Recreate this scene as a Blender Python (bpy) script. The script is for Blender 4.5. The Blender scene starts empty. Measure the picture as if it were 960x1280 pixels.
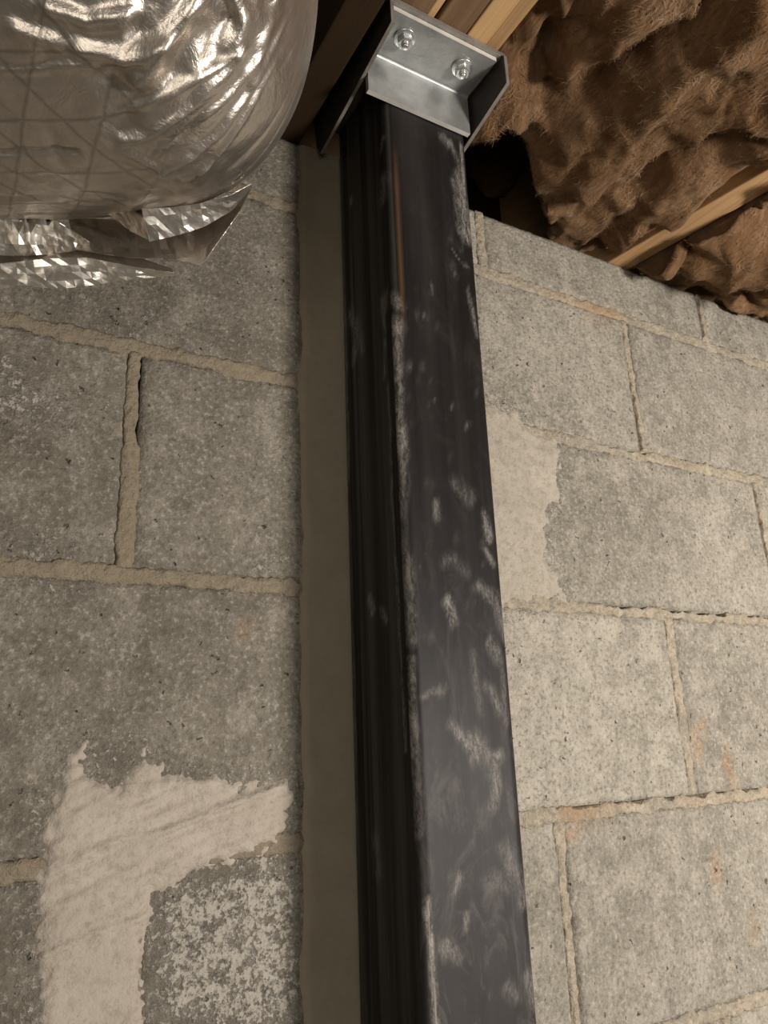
import bpy, bmesh, math, random
import numpy as np
from mathutils import Vector, Matrix, noise

random.seed(7)
S = bpy.context.scene
COL = S.collection

# ------------------------------------------------------------------ camera, world, lights, exposure
Z0 = 1.5                                   # camera height above the floor
FPX = 945.0                                # focal length in pixels of the 960x1280 frame
YAW, PITCH, ROLL = (math.radians(a) for a in (30.4, 16.9, -2.2))
fw = np.array([math.sin(YAW)*math.cos(PITCH), math.cos(YAW)*math.cos(PITCH), math.sin(PITCH)])
rt = np.array([math.cos(YAW), -math.sin(YAW), 0.0])
up = np.cross(rt, fw)
cr, sr = math.cos(ROLL), math.sin(ROLL)
rt, up = cr*rt+sr*up, -sr*rt+cr*up
cam_d = bpy.data.cameras.new('camera')
cam = bpy.data.objects.new('camera', cam_d)
COL.objects.link(cam)
cam.matrix_world = Matrix(((rt[0], up[0], -fw[0], 0), (rt[1], up[1], -fw[1], 0), (rt[2], up[2], -fw[2], Z0), (0, 0, 0, 1)))
cam_d.sensor_fit = 'VERTICAL'
cam_d.sensor_height = 24.0
cam_d.lens = 24.0*FPX/1280.0
cam_d.clip_start = 0.01
S.camera = cam

W = bpy.data.worlds.new('world')
S.world = W
W.use_nodes = True
W.node_tree.nodes['Background'].inputs['Color'].default_value = (1.0, 0.93, 0.84, 1)
W.node_tree.nodes['Background'].inputs['Strength'].default_value = 0.16

def lamp(name, loc, aim, size, power, color, spread=180):
    d = bpy.data.lights.new(name, 'AREA')
    d.shape = 'DISK'; d.size = size; d.energy = power; d.color = color; d.spread = math.radians(spread)
    o = bpy.data.objects.new(name, d)
    COL.objects.link(o)
    o.location = loc
    o.rotation_euler = (Vector(aim)-Vector(loc)).to_track_quat('-Z', 'Y').to_euler()
    return o
lamp('work_lamp', (1.00, -0.75, Z0-0.15), (1.15, 0.61, Z0+0.05), 0.30, 25.5, (1.0, 0.935, 0.865), 150)
lamp('fill_light', (-0.9, -1.5, Z0-0.55), (0.2, 0.61, Z0+0.1), 1.1, 12.0, (1.0, 0.915, 0.81))  # added fill that lifts the column's shadow; no such lamp is seen

vs = S.view_settings
vs.view_transform = 'Standard'; vs.look = 'None'; vs.gamma = 1.0; vs.exposure = 0.0; vs.use_curve_mapping = False

# ------------------------------------------------------------------ helpers
def at(px, py, ax, v):
    """point of the photograph's sight line on the plane axis=v (world)."""
    r = rt*((px-480)/FPX) - up*((py-640)/FPX) + fw
    o = np.array([0, 0, Z0])
    t = (v-o[ax])/r[ax]
    return o+r*t

def fbm(x, y, z=0.0, o=4):
    return noise.fractal(Vector((x, y, z)), 1.0, 2.0, o)

def nz(x, y, z=0.0):
    return noise.noise(Vector((x, y, z)))

def sstep(a, b, x):
    t = min(1.0, max(0.0, (x-a)/(b-a)))
    return t*t*(3-2*t)

def seg_d(px, py, poly, closed=False):
    best = 1e9
    n = len(poly)
    for i in range(n if closed else n-1):
        ax, ay = poly[i][0], poly[i][1]; bx, by = poly[(i+1) % n][0], poly[(i+1) % n][1]
        dx, dy = bx-ax, by-ay
        l = dx*dx+dy*dy
        t = 0 if l == 0 else max(0, min(1, ((px-ax)*dx+(py-ay)*dy)/l))
        d = math.hypot(px-ax-t*dx, py-ay-t*dy)
        if d < best: best = d
    return best

def inside(px, py, poly):
    c = False
    n = len(poly)
    j = n-1
    for i in range(n):
        xi, yi = poly[i][0], poly[i][1]; xj, yj = poly[j][0], poly[j][1]
        if (yi > py) != (yj > py) and px < (xj-xi)*(py-yi)/(yj-yi)+xi:
            c = not c
        j = i
    return c

def sdist(px, py, poly):
    d = seg_d(px, py, poly, True)
    return d if inside(px, py, poly) else -d

def link(name, me, mats, parent=None, smooth=True):
    o = bpy.data.objects.new(name, me)
    COL.objects.link(o)
    for m in (mats if isinstance(mats, (list, tuple)) else [mats]):
        me.materials.append(m)
    if smooth:
        me.polygons.foreach_set('use_smooth', [True]*len(me.polygons))
    if parent is not None:
        o.parent = parent
        o.matrix_parent_inverse = Matrix.Translation(-parent.location) @ Matrix.Identity(4)
    return o

def mesh(name, verts, faces):
    me = bpy.data.meshes.new(name)
    me.from_pydata([tuple(v) for v in verts], [], faces)
    me.update()
    return me

def attr(me, name, vals):
    a = me.attributes.new(name, 'FLOAT', 'POINT')
    a.data.foreach_set('value', vals)

def thing(name, label, cat, loc=(0, 0, 0), group=None):
    o = bpy.data.objects.new(name, None)
    COL.objects.link(o)
    o.location = loc
    o.empty_display_size = 0.05
    return tag(o, label, cat, group)

def tag(o, label, cat, group=None):
    o['label'] = label; o['category'] = cat
    if group: o['group'] = group
    return o

def struct(o):
    o['kind'] = 'structure'
    return o

def slab_mesh(name, us, vs_, fn, back):
    """closed slab: front grid fn(u, v) -> point, back(u, v) -> point, joined by skirts."""
    nu, nv = len(us), len(vs_)
    V = [fn(u, v) for v in vs_ for u in us]
    F = [(j*nu+i, j*nu+i+1, (j+1)*nu+i+1, (j+1)*nu+i) for j in range(nv-1) for i in range(nu-1)]
    ring = [i for i in range(nu)] + [j*nu+nu-1 for j in range(1, nv)] + [(nv-1)*nu+i for i in range(nu-2, -1, -1)] + [j*nu for j in range(nv-2, 0, -1)]
    n0 = len(V)
    for k in ring:
        V.append(back(us[k % nu], vs_[k//nu]))
    m = len(ring)
    for k in range(m):
        F.append((ring[(k+1) % m], ring[k], n0+k, n0+(k+1) % m))
    F.append(tuple(n0+k for k in range(m)))
    return mesh(name, V, F), n0

def lin(a, b, step):
    n = max(2, int(round(abs(b-a)/step))+1)
    return [a+(b-a)*i/(n-1) for i in range(n)]

def box_bm(x0, x1, y0, y1, z0, z1, bev=0.0, seg=2):
    bm = bmesh.new()
    bmesh.ops.create_cube(bm, size=1.0)
    bmesh.ops.scale(bm, vec=(x1-x0, y1-y0, z1-z0), verts=bm.verts)
    bmesh.ops.translate(bm, vec=((x0+x1)/2, (y0+y1)/2, (z0+z1)/2), verts=bm.verts)
    if bev:
        bmesh.ops.bevel(bm, geom=bm.edges[:], offset=bev, segments=seg, profile=0.5, affect='EDGES')
    return bm

def bm_obj(name, bm, mats, parent=None, smooth=False):
    bmesh.ops.recalc_face_normals(bm, faces=bm.faces)
    me = bpy.data.meshes.new(name)
    bm.to_mesh(me)
    bm.free()
    return link(name, me, mats, parent, smooth)

# ------------------------------------------------------------------ materials
def srgb(r, g, b):
    f = lambda c: (c/255/12.92) if c/255 <= 0.04045 else ((c/255+0.055)/1.055)**2.4
    return (f(r), f(g), f(b), 1)

class Mat:
    def __init__(s, name):
        s.m = bpy.data.materials.new(name)
        s.m.use_nodes = True
        s.t = s.m.node_tree
        s.b = s.t.nodes['Principled BSDF']
        s.co = s.t.nodes.new('ShaderNodeTexCoord')
        s.geo = s.t.nodes.new('ShaderNodeNewGeometry')
    def n(s, typ, **kw):
        nd = s.t.nodes.new(typ)
        for k, v in kw.items(): setattr(nd, k, v)
        return nd
    def l(s, a, b): s.t.links.new(a, b)
    def pos(s, scale=(1, 1, 1), rot=(0, 0, 0)):
        mp = s.n('ShaderNodeMapping')
        s.l(s.geo.outputs['Position'], mp.inputs['Vector'])
        mp.inputs['Scale'].default_value = scale
        mp.inputs['Rotation'].default_value = rot
        return mp.outputs[0]
    def noise(s, scale, detail=4, rough=0.55, vec=None, dist=0.0):
        nd = s.n('ShaderNodeTexNoise')
        nd.inputs['Scale'].default_value = scale
        nd.inputs['Detail'].default_value = detail
        nd.inputs['Roughness'].default_value = rough
        nd.inputs['Distortion'].default_value = dist
        s.l(vec if vec is not None else s.pos(), nd.inputs['Vector'])
        return nd.outputs['Fac']
    def voro(s, scale, vec=None, feature='F1'):
        nd = s.n('ShaderNodeTexVoronoi', feature=feature)
        nd.inputs['Scale'].default_value = scale
        s.l(vec if vec is not None else s.pos(), nd.inputs['Vector'])
        return nd.outputs['Distance']
    def ramp(s, fac, stops, interp='LINEAR'):
        nd = s.n('ShaderNodeValToRGB')
        nd.color_ramp.interpolation = interp
        e = nd.color_ramp.elements
        while len(e) < len(stops): e.new(0.5)
        for k, (p, c) in zip(e, stops):
            k.position = p
            k.color = c if isinstance(c, tuple) else (c, c, c, 1)
        s.l(fac, nd.inputs[0])
        return nd.outputs[0]
    def math(s, op, a, b=None, clamp=False):
        nd = s.n('ShaderNodeMath', operation=op, use_clamp=clamp)
        for k, v in enumerate((a, b)):
            if v is None: continue
            if isinstance(v, (int, float)): nd.inputs[k].default_value = v
            else: s.l(v, nd.inputs[k])
        return nd.outputs[0]
    def mix(s, fac, a, b, mode='MIX'):
        nd = s.n('ShaderNodeMix', data_type='RGBA', blend_type=mode)
        for sock, v in ((nd.inputs[0], fac), (nd.inputs[6], a), (nd.inputs[7], b)):
            if isinstance(v, (int, float)): sock.default_value = v
            elif isinstance(v, tuple): sock.default_value = v
            else: s.l(v, sock)
        return nd.outputs[2]
    def at(s, name):
        nd = s.n('ShaderNodeAttribute', attribute_name=name)
        return nd.outputs['Fac']
    def bump(s, h, strength, dist, prev=None):
        nd = s.n('ShaderNodeBump')
        nd.inputs['Strength'].default_value = strength
        nd.inputs['Distance'].default_value = dist
        s.l(h, nd.inputs['Height'])
        if prev is not None: s.l(prev, nd.inputs['Normal'])
        return nd.outputs[0]
    def out(s, color=None, rough=None, metal=None, normal=None, spec=None):
        for k, v in (('Base Color', color), ('Roughness', rough), ('Metallic', metal), ('Normal', normal), ('Specular IOR Level', spec)):
            if v is None: continue
            if isinstance(v, (int, float, tuple)): s.b.inputs[k].default_value = v
            else: s.l(v, s.b.inputs[k])
        return s.m

def mat_block():
    m = Mat('concrete_block')
    oi = m.n('ShaderNodeObjectInfo')
    big = m.noise(7, 5, 0.6)
    mid = m.noise(38, 5, 0.62)
    fine = m.noise(230, 5, 0.72)
    streak = m.noise(22, 4, 0.6, m.pos((1.6, 1, 0.28)))
    base = m.ramp(big, [(0.25, (0.205, 0.186, 0.152, 1)), (0.5, (0.270, 0.247, 0.204, 1)), (0.75, (0.335, 0.308, 0.260, 1))])
    base = m.mix(m.ramp(mid, [(0.42, 0.0), (0.66, 1.0)]), base, (0.38, 0.345, 0.29, 1))
    base = m.mix(m.math('MULTIPLY', m.ramp(streak, [(0.5, 0.0), (0.75, 1.0)]), 0.5), base, (0.45, 0.415, 0.355, 1))
    tint = m.ramp(oi.outputs['Random'], [(0.0, (0.80, 0.79, 0.77, 1)), (1.0, (1.06, 1.05, 1.03, 1))])
    base = m.mix(1.0, base, tint, 'MULTIPLY')
    # dark block patches; left-hand lamp falloff and duct shade painted in as tone
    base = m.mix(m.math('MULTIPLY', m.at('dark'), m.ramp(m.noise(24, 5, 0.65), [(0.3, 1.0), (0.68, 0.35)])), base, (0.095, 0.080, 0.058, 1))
    # efflorescence and mortar crumbs
    wn = m.math('ADD', m.math('MAXIMUM', m.at('white'), m.at('crumb')), m.math('MULTIPLY', m.math('SUBTRACT', m.math('ADD', m.math('MULTIPLY', m.noise(95, 5, 0.72), 0.55), m.math('MULTIPLY', m.noise(310, 4, 0.7), 0.45)), 0.5), 2.6))
    base = m.mix(m.math('MULTIPLY', m.ramp(wn, [(0.40, 0.0), (0.64, 1.0)]), 0.75), base, (0.50, 0.455, 0.39, 1))
    rn = m.math('MULTIPLY', m.at('rust'), m.ramp(m.noise(60, 4, 0.6), [(0.35, 0.1), (0.65, 1.0)]))
    base = m.mix(m.math('MULTIPLY', rn, 0.85), base, (0.36, 0.19, 0.085, 1))
    # grain and pits
    base = m.mix(m.math('MULTIPLY', m.ramp(fine, [(0.36, 1.0), (0.48, 0.0)]), 0.62), base, (0.10, 0.098, 0.08, 1))
    base = m.mix(m.math('MULTIPLY', m.ramp(fine, [(0.54, 0.0), (0.66, 1.0)]), 0.5), base, (0.50, 0.46, 0.395, 1))
    pv = m.n('ShaderNodeTexNoise'); pv.inputs['Scale'].default_value = 140; pv.inputs['Detail'].default_value = 3
    m.l(m.pos(), pv.inputs['Vector'])
    va = m.n('ShaderNodeVectorMath', operation='SCALE'); va.inputs['Scale'].default_value = 0.016; m.l(pv.outputs['Color'], va.inputs[0])
    vb = m.n('ShaderNodeVectorMath', operation='ADD'); m.l(m.pos(), vb.inputs[0]); m.l(va.outputs[0], vb.inputs[1])
    pit = m.ramp(m.voro(75, vb.outputs[0]), [(0.06, 1.0), (0.14, 0.0)])
    pit = m.math('MULTIPLY', pit, m.ramp(m.noise(28, 2), [(0.45, 0.0), (0.58, 1.0)]))
    base = m.mix(m.math('MULTIPLY', pit, 0.75), base, (0.05, 0.045, 0.036, 1))
    h = m.math('ADD', m.math('MULTIPLY', fine, 0.55), m.math('MULTIPLY', m.noise(110, 4, 0.7), 0.9))
    h = m.math('SUBTRACT', h, m.math('MULTIPLY', pit, 1.3))
    h = m.math('ADD', h, m.math('MULTIPLY', m.ramp(wn, [(0.42, 0.0), (0.62, 1.0)]), 0.35))
    return m.out(base, 0.93, 0.0, m.bump(h, 0.9, 0.0040), 0.25)

def mat_mortar(name, c0, c1, bumpd=0.0055, grain=0.6):
    m = Mat(name)
    n1 = m.noise(30, 5, 0.6); n2 = m.noise(240, 4, 0.7); n3 = m.noise(115, 4, 0.7)
    base = m.ramp(n1, [(0.3, c0), (0.7, c1)])
    base = m.mix(m.math('MULTIPLY', m.ramp(n2, [(0.32, 1.0), (0.46, 0.0)]), grain), base, (c0[0]*0.45, c0[1]*0.43, c0[2]*0.4, 1))
    base = m.mix(m.math('MULTIPLY', m.ramp(n3, [(0.36, 1.0), (0.5, 0.0)]), grain), base, (c0[0]*0.62, c0[1]*0.6, c0[2]*0.56, 1))
    if name == 'beige_mortar':
        base = m.mix(m.math('MULTIPLY', m.ramp(m.noise(33, 5, 0.7, None, 0.6), [(0.46, 0.0), (0.62, 1.0)]), 0.75), base, (0.225, 0.203, 0.165, 1))
        base = m.mix(m.math('MULTIPLY', m.ramp(n2, [(0.55, 0.0), (0.68, 1.0)]), 0.55), base, (0.50, 0.445, 0.36, 1))
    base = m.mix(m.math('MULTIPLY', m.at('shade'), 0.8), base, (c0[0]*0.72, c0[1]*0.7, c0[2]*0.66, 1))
    rn = m.math('MULTIPLY', m.at('rust'), m.ramp(n3, [(0.35, 0.2), (0.6, 1.0)]))
    base = m.mix(m.math('MULTIPLY', rn, 0.8), base, (0.36, 0.20, 0.085, 1))
    h = m.math('ADD', m.math('MULTIPLY', n2, 0.5), m.math('MULTIPLY', n3, 1.0))
    return m.out(base, 0.95, 0.0, m.bump(h, 0.8, bumpd), 0.2)

def mat_black_steel():
    m = Mat('black_steel')
    v1 = m.noise(60, 4, 0.6, m.pos((1, 1, 0.02)))
    v2 = m.noise(14, 4, 0.6, m.pos((1, 1, 0.10)))
    sm = m.noise(42, 5, 0.65, m.pos((1, 1, 0.55)), 0.6)
    base = m.ramp(v1, [(0.35, (0.007, 0.006, 0.0055, 1)), (0.65, (0.018, 0.0155, 0.0145, 1))])
    base = m.mix(m.math('MULTIPLY', m.ramp(v2, [(0.5, 0.0), (0.75, 1.0)]), 0.5), base, (0.045, 0.041, 0.040, 1))
    # specular haze painted as grey, stronger low down; also gates dust smudges
    haze_dust = m.math('MULTIPLY', m.at('haze_dust'), m.ramp(sm, [(0.25, 0.35), (0.75, 1.0)]))
    base = m.mix(m.math('MULTIPLY', haze_dust, 0.8), base, (0.054, 0.046, 0.045, 1))
    dust = m.math('MULTIPLY', m.ramp(m.noise(34, 6, 0.72, m.pos((1, 1, 0.5), (0, 0.3, 0)), 1.4), [(0.52, 0.0), (0.72, 1.0)]), m.at('haze_dust'))
    base = m.mix(m.math('MULTIPLY', dust, 0.42), base, (0.22, 0.195, 0.180, 1))
    lf = m.math('MULTIPLY', m.at('streak'), m.ramp(m.noise(95, 4, 0.6, m.pos((1, 1, 0.012))), [(0.42, 0.0), (0.68, 1.0)]))  # grey reflections on the left face painted as vertical streaks
    base = m.mix(m.math('MULTIPLY', lf, 0.75), base, (0.105, 0.098, 0.084, 1))
    # scrapes and smudges of mortar dust
    wisp = m.math('ADD', m.math('MULTIPLY', m.noise(150, 5, 0.8, m.pos((1, 1, 0.33), (0, 0.35, 0)), 1.0), 0.65), m.math('MULTIPLY', m.noise(600, 3, 0.75, m.pos((1, 1, 0.5))), 0.35))
    sc = m.math('MULTIPLY', m.math('MULTIPLY', m.at('chalk'), 1.15), m.ramp(wisp, [(0.38, 1.0), (0.50, 0.40), (0.60, 0.04)]))
    sc = m.math('MAXIMUM', sc, m.math('MULTIPLY', m.math('SUBTRACT', m.at('chalk'), 0.80), 2.6), True)
    base = m.mix(m.math('MULTIPLY', sc, 0.9), base, (0.40, 0.37, 0.335, 1))
    base = m.mix(m.math('MULTIPLY', m.at('rust'), 0.7), base, (0.16, 0.085, 0.04, 1))
    r = m.math('ADD', m.ramp(v2, [(0.3, 0.40), (0.7, 0.54)]), m.math('MULTIPLY', sc, 0.4), True)
    return m.out(base, r, 0.0, m.bump(m.math('ADD', v1, m.math('MULTIPLY', sc, 0.6)), 0.25, 0.0010), 0.13)

def mat_dark_plate():
    m = Mat('dark_steel_plate')
    n1 = m.noise(55, 5, 0.6)
    base = m.ramp(n1, [(0.3, (0.016, 0.013, 0.011, 1)), (0.7, (0.036, 0.029, 0.024, 1))])
    return m.out(base, 0.5, 0.0, m.bump(n1, 0.2, 0.001), 0.5)

def mat_bracket(name, c0, c1, r, metal=0.85):
    m = Mat(name)
    n1 = m.noise(45, 5, 0.6); n2 = m.noise(180, 3, 0.6)
    base = m.ramp(n1, [(0.3, c0), (0.7, c1)])
    base = m.mix(m.math('MULTIPLY', m.ramp(m.noise(28, 4, 0.6, None, 1.0), [(0.6, 0.0), (0.75, 1.0)]), 0.5), base, (c0[0]*0.5, c0[1]*0.48, c0[2]*0.45, 1))
    return m.out(base, r, metal, m.bump(m.math('ADD', n1, m.math('MULTIPLY', n2, 0.4)), 0.25, 0.0012))

def mat_wood(name, dark, light, lines=60):
    m = Mat(name)
    wob = m.noise(6, 3, 0.5, m.pos((1, 0.12, 1)))
    g = m.noise(lines, 5, 0.65, m.pos((1, 0.035, 1)), 0.3)
    f = m.noise(lines*5, 3, 0.6, m.pos((1, 0.02, 1)))
    base = m.ramp(g, [(0.3, dark), (0.55, tuple((a+b)/2 for a, b in zip(dark, light))), (0.75, light)])
    base = m.mix(m.math('MULTIPLY', m.ramp(f, [(0.4, 1.0), (0.55, 0.0)]), 0.3), base, tuple(c*0.6 for c in dark[:3])+(1,))
    base = m.mix(m.math('MULTIPLY', m.ramp(wob, [(0.45, 0.0), (0.7, 1.0)]), 0.25), base, dark)
    return m.out(base, 0.72, 0.0, m.bump(m.math('ADD', g, f), 0.3, 0.0012), 0.3)

def mat_foil():
    m = Mat('scrim_foil')
    uv = m.n('ShaderNodeUVMap', uv_map='scrim')
    sep = m.n('ShaderNodeSeparateXYZ')
    m.l(uv.outputs[0], sep.inputs[0])
    lines = None
    wobble = m.math('MULTIPLY', m.math('SUBTRACT', m.noise(18, 3), 0.5), 0.16)
    for a in (90, 30, -30):
        ca, sa = math.cos(math.radians(a)), math.sin(math.radians(a))
        d = m.math('ADD', m.math('MULTIPLY', sep.outputs[0], ca/0.034), m.math('MULTIPLY', sep.outputs[1], sa/0.034))
        d = m.math('ADD', d, wobble)
        d = m.math('ABSOLUTE', m.math('SUBTRACT', m.math('FRACT', d), 0.5))
        ln = m.ramp(d, [(0.0, 1.0), (0.05, 0.0)])
        lines = ln if lines is None else m.math('MAXIMUM', lines, ln)
    lines = m.math('MULTIPLY', lines, m.at('scrim_mask'))
    cr1 = m.noise(26, 5, 0.6, None, 1.2)
    cr2 = m.noise(95, 4, 0.65, None, 0.8)
    vo = m.voro(34, None, 'DISTANCE_TO_EDGE')
    base = m.mix(m.math('MULTIPLY', lines, 0.38), (0.62, 0.56, 0.495, 1), (0.17, 0.155, 0.13, 1))
    base = m.mix(m.math('MULTIPLY', m.ramp(m.noise(12, 4, 0.6), [(0.45, 0.0), (0.7, 1.0)]), 0.35), base, (0.40, 0.37, 0.315, 1))
    h = m.math('ADD', m.math('MULTIPLY', cr1, 0.60), m.math('MULTIPLY', cr2, 0.24))
    facet = m.math('MULTIPLY', m.ramp(m.voro(46, m.pos((1, 1, 1), (0.5, 0.2, 0.1)), 'F1'), [(0.0, 0.0), (0.9, 1.0)]), m.at('crumple'))
    h = m.math('ADD', h, m.math('MULTIPLY', facet, 1.1))
    h = m.math('ADD', h, m.math('MULTIPLY', m.ramp(vo, [(0.0, 0.0), (0.15, 1.0)]), 0.08))
    h = m.math('ADD', h, m.math('MULTIPLY', lines, 0.10))
    return m.out(base, m.ramp(cr1, [(0.3, 0.32), (0.7, 0.44)]), 0.95, m.bump(h, 0.5, 0.005))

def mat_crinkle():
    m = Mat('crinkled_foil_tape')
    a = m.noise(48, 4, 0.5, None, 1.2); b = m.voro(85, None, 'DISTANCE_TO_EDGE')
    h = m.math('ADD', a, m.math('MULTIPLY', m.ramp(b, [(0.0, 0.0), (0.2, 1.0)]), 0.25))
    return m.out((0.82, 0.79, 0.74, 1), 0.40, 1.0, m.bump(h, 0.25, 0.004))

def mat_insulation():
    m = Mat('brown_glass_fibre')
    n1 = m.noise(14, 5, 0.65, None, 0.8)
    fib = m.noise(110, 5, 0.72, m.pos((1.0, 0.22, 0.6), (0.2, 0.3, 0.6)), 1.6)
    base = m.ramp(n1, [(0.28, (0.085, 0.040, 0.016, 1)), (0.5, (0.140, 0.074, 0.034, 1)), (0.74, (0.235, 0.142, 0.078, 1))])
    base = m.mix(m.math('MULTIPLY', m.ramp(fib, [(0.50, 0.0), (0.74, 1.0)]), 0.5), base, (0.30, 0.205, 0.130, 1))
    h = m.math('ADD', m.math('MULTIPLY', fib, 1.0), m.math('MULTIPLY', n1, 0.8))
    m.b.inputs['Sheen Weight'].default_value = 0.15
    m.b.inputs['Sheen Tint'].default_value = (0.9, 0.65, 0.45, 1)
    return m.out(base, 0.95, 0.0, m.bump(h, 0.7, 0.004), 0.1)

def mat_fibre():
    m = Mat('loose_glass_fibre')
    n1 = m.noise(22, 4, 0.6, None, 0.8)
    base = m.ramp(n1, [(0.32, (0.100, 0.050, 0.021, 1)), (0.52, (0.190, 0.112, 0.058, 1)), (0.72, (0.400, 0.285, 0.190, 1))])
    return m.out(base, 0.8, 0.0, None, 0.2)

def mat_plain(name, c, r=0.9):
    m = Mat(name)
    n1 = m.noise(9, 5, 0.6)
    base = m.ramp(n1, [(0.3, tuple(x*0.8 for x in c)+(1,)), (0.7, c+(1,))])
    return m.out(base, r, 0.0, m.bump(m.noise(80, 4, 0.6), 0.3, 0.003), 0.2)

M_BLOCK = mat_block()
M_MORTAR = mat_mortar('beige_mortar', (0.300, 0.250, 0.182, 1), (0.400, 0.345, 0.268, 1))
M_SKIM = mat_mortar('skimmed_mortar', (0.310, 0.274, 0.222, 1), (0.395, 0.354, 0.293, 1), 0.0022, 0.4)
M_SMEAR = mat_mortar('trowelled_mortar', (0.385, 0.335, 0.275, 1), (0.455, 0.403, 0.342, 1), 0.0022, 0.32)
M_STRIP = mat_mortar('smooth_olive_strip', (0.255, 0.222, 0.160, 1), (0.285, 0.252, 0.188, 1), 0.0005, 0.1)
M_CORE = mat_plain('wall_core', (0.10, 0.09, 0.075))
M_STEEL = mat_black_steel()
M_PLATE = mat_dark_plate()
M_ANGLE = mat_bracket('grey_bracket_steel', (0.30, 0.305, 0.30, 1), (0.42, 0.425, 0.415, 1), 0.42, 0.6)
M_EDGE = mat_bracket('bright_cut_edge', (0.60, 0.57, 0.52, 1), (0.78, 0.75, 0.69, 1), 0.45, 0.25)
M_WORN_LIT = mat_bracket('worn_lit_edge', (0.13, 0.115, 0.10, 1), (0.30, 0.27, 0.235, 1), 0.5, 0.3)  # edge wear, plus the light these edges catch painted in
M_ZINC = mat_bracket('zinc_bolt', (0.62, 0.63, 0.62, 1), (0.78, 0.79, 0.78, 1), 0.24)
M_FOIL = mat_foil()
M_TAPE = mat_crinkle()
M_WOOL = mat_insulation()
M_FIBRE = mat_fibre()
M_WOOD_DARK = mat_wood('dark_brown_wood', (0.026, 0.013, 0.004, 1), (0.042, 0.022, 0.007, 1), 40)
M_WOOD_MID = mat_wood('weathered_brown_wood', (0.120, 0.066, 0.032, 1), (0.260, 0.160, 0.090, 1), 80)
M_WOOD_PALE = mat_wood('pale_pine', (0.500, 0.300, 0.130, 1), (0.720, 0.490, 0.260, 1), 45)
M_WOOD_JOIST = mat_wood('orange_pine', (0.330, 0.190, 0.085, 1), (0.480, 0.300, 0.145, 1), 50)

# ------------------------------------------------------------------ the setting: floor, subfloor, block wall
YW = 0.61
bm = box_bm(-1.6, 3.0, -2.2, 0.85, -0.1, 0.0)
struct(bm_obj('floor', bm, mat_plain('concrete_floor', (0.30, 0.275, 0.235))))
bm = box_bm(-1.6, 3.0, -2.2, 0.85, Z0+0.885, Z0+0.91)
struct(bm_obj('ceiling', bm, mat_plain('subfloor_board', (0.16, 0.10, 0.055))))

ZT = Z0+0.619                                                 # top of the wall
BEDS = [Z0+0.5355, Z0+0.3360, Z0+0.1345, Z0-0.0745]           # bed joint centres seen in the photograph
while BEDS[-1] > 0.25: BEDS.append(BEDS[-1]-0.2045)
wall = bm_obj('wall_back', box_bm(-1.4, 2.6, YW+0.024, YW+0.19, 0.0, ZT-0.012), M_CORE)
struct(wall)

def wpx(*pts): return [tuple(at(x, y, 1, YW)[[0, 2]]) for x, y in pts]
SMEAR_L = wpx((40, 1330), (48, 1180), (45, 1100), (55, 1050), (62, 985), (85, 935), (108, 925), (112, 968), (150, 975), (180, 932), (206, 962), (300, 976), (362, 966), (374, 1010), (345, 1062), (255, 1088), (196, 1122), (184, 1180), (182, 1330))
SMEAR_R = wpx((560, 505), (640, 508), (668, 540), (700, 552), (706, 590), (692, 640), (684, 690), (706, 728), (712, 750), (640, 762), (560, 770))
WHITE_AREAS = [(wpx((188, 1115), (260, 1085), (368, 1050), (384, 1290), (180, 1290)), 0.62, 0.02),
               (wpx((300, 690), (345, 655), (378, 700), (382, 740), (300, 735)), 0.42, 0.02),
               (wpx((60, 960), (75, 880), (110, 880), (215, 930), (215, 975), (60, 1010)), 0.40, 0.02),
               (wpx((335, 500), (385, 250), (388, 1000), (350, 900), (340, 700)), 0.34, 0.03),
               (wpx((600, 510), (740, 530), (740, 760), (600, 780)), 0.20, 0.03),
               (wpx((660, 340), (780, 400), (790, 540), (640, 500)), 0.16, 0.03),
               (wpx((10, 1060), (45, 1060), (48, 1280), (30, 1280)), 0.35, 0.015),
               (wpx((760, 1180), (960, 1090), (960, 1280), (760, 1280)), 0.22, 0.04),
               (wpx((0, 560), (100, 640), (60, 690), (0, 690)), 0.22, 0.03)]
DARK_AREAS = [(wpx((0, 460), (150, 470), (150, 640), (40, 600), (0, 520)), 0.45, 0.03),
              (wpx((180, 570), (300, 590), (280, 690), (175, 690)), 0.45, 0.03),
              (wpx((-40, 720), (220, 740), (160, 880), (-40, 930)), 0.30, 0.05),
              (wpx((-40, 930), (60, 930), (45, 1060), (-40, 1060)), 0.50, 0.02),
              (wpx((-60, 1130), (40, 1130), (30, 1300), (-60, 1300)), 0.60, 0.015),
              (wpx((0, 360), (200, 360), (330, 380), (300, 440), (0, 390)), 0.40, 0.03),  # shade under the duct painted onto the blocks
              (wpx((700, 590), (850, 600), (820, 740), (720, 740)), 0.22, 0.05)]
RUST_AREAS = [(wpx((862, 905), (880, 900), (876, 950), (866, 945)), 0.8, 0.010),
              (wpx((905, 930), (916, 930), (922, 995), (910, 990)), 0.8, 0.008),
              (wpx((890, 1070), (900, 1068), (902, 1100), (892, 1100)), 0.9, 0.008),
              (wpx((700, 1022), (760, 1012), (720, 1045), (704, 1052)), 0.8, 0.012),
              (wpx((300, 780), (318, 775), (316, 800), (302, 800)), 0.5, 0.010),
              (wpx((720, 370), (778, 392), (776, 410), (730, 400)), 0.4, 0.015),
              (wpx((935, 1140), (950, 1140), (948, 1180), (935, 1175)), 0.5, 0.01)]
def area(x, z, areas):
    v = 0.0
    for poly, amt, soft in areas:
        d = sdist(x, z, poly)+0.008*nz(x*60, z*60, 3.1)
        if d > -soft:
            v = max(v, amt*sstep(-soft, soft, d))
    return v

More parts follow.
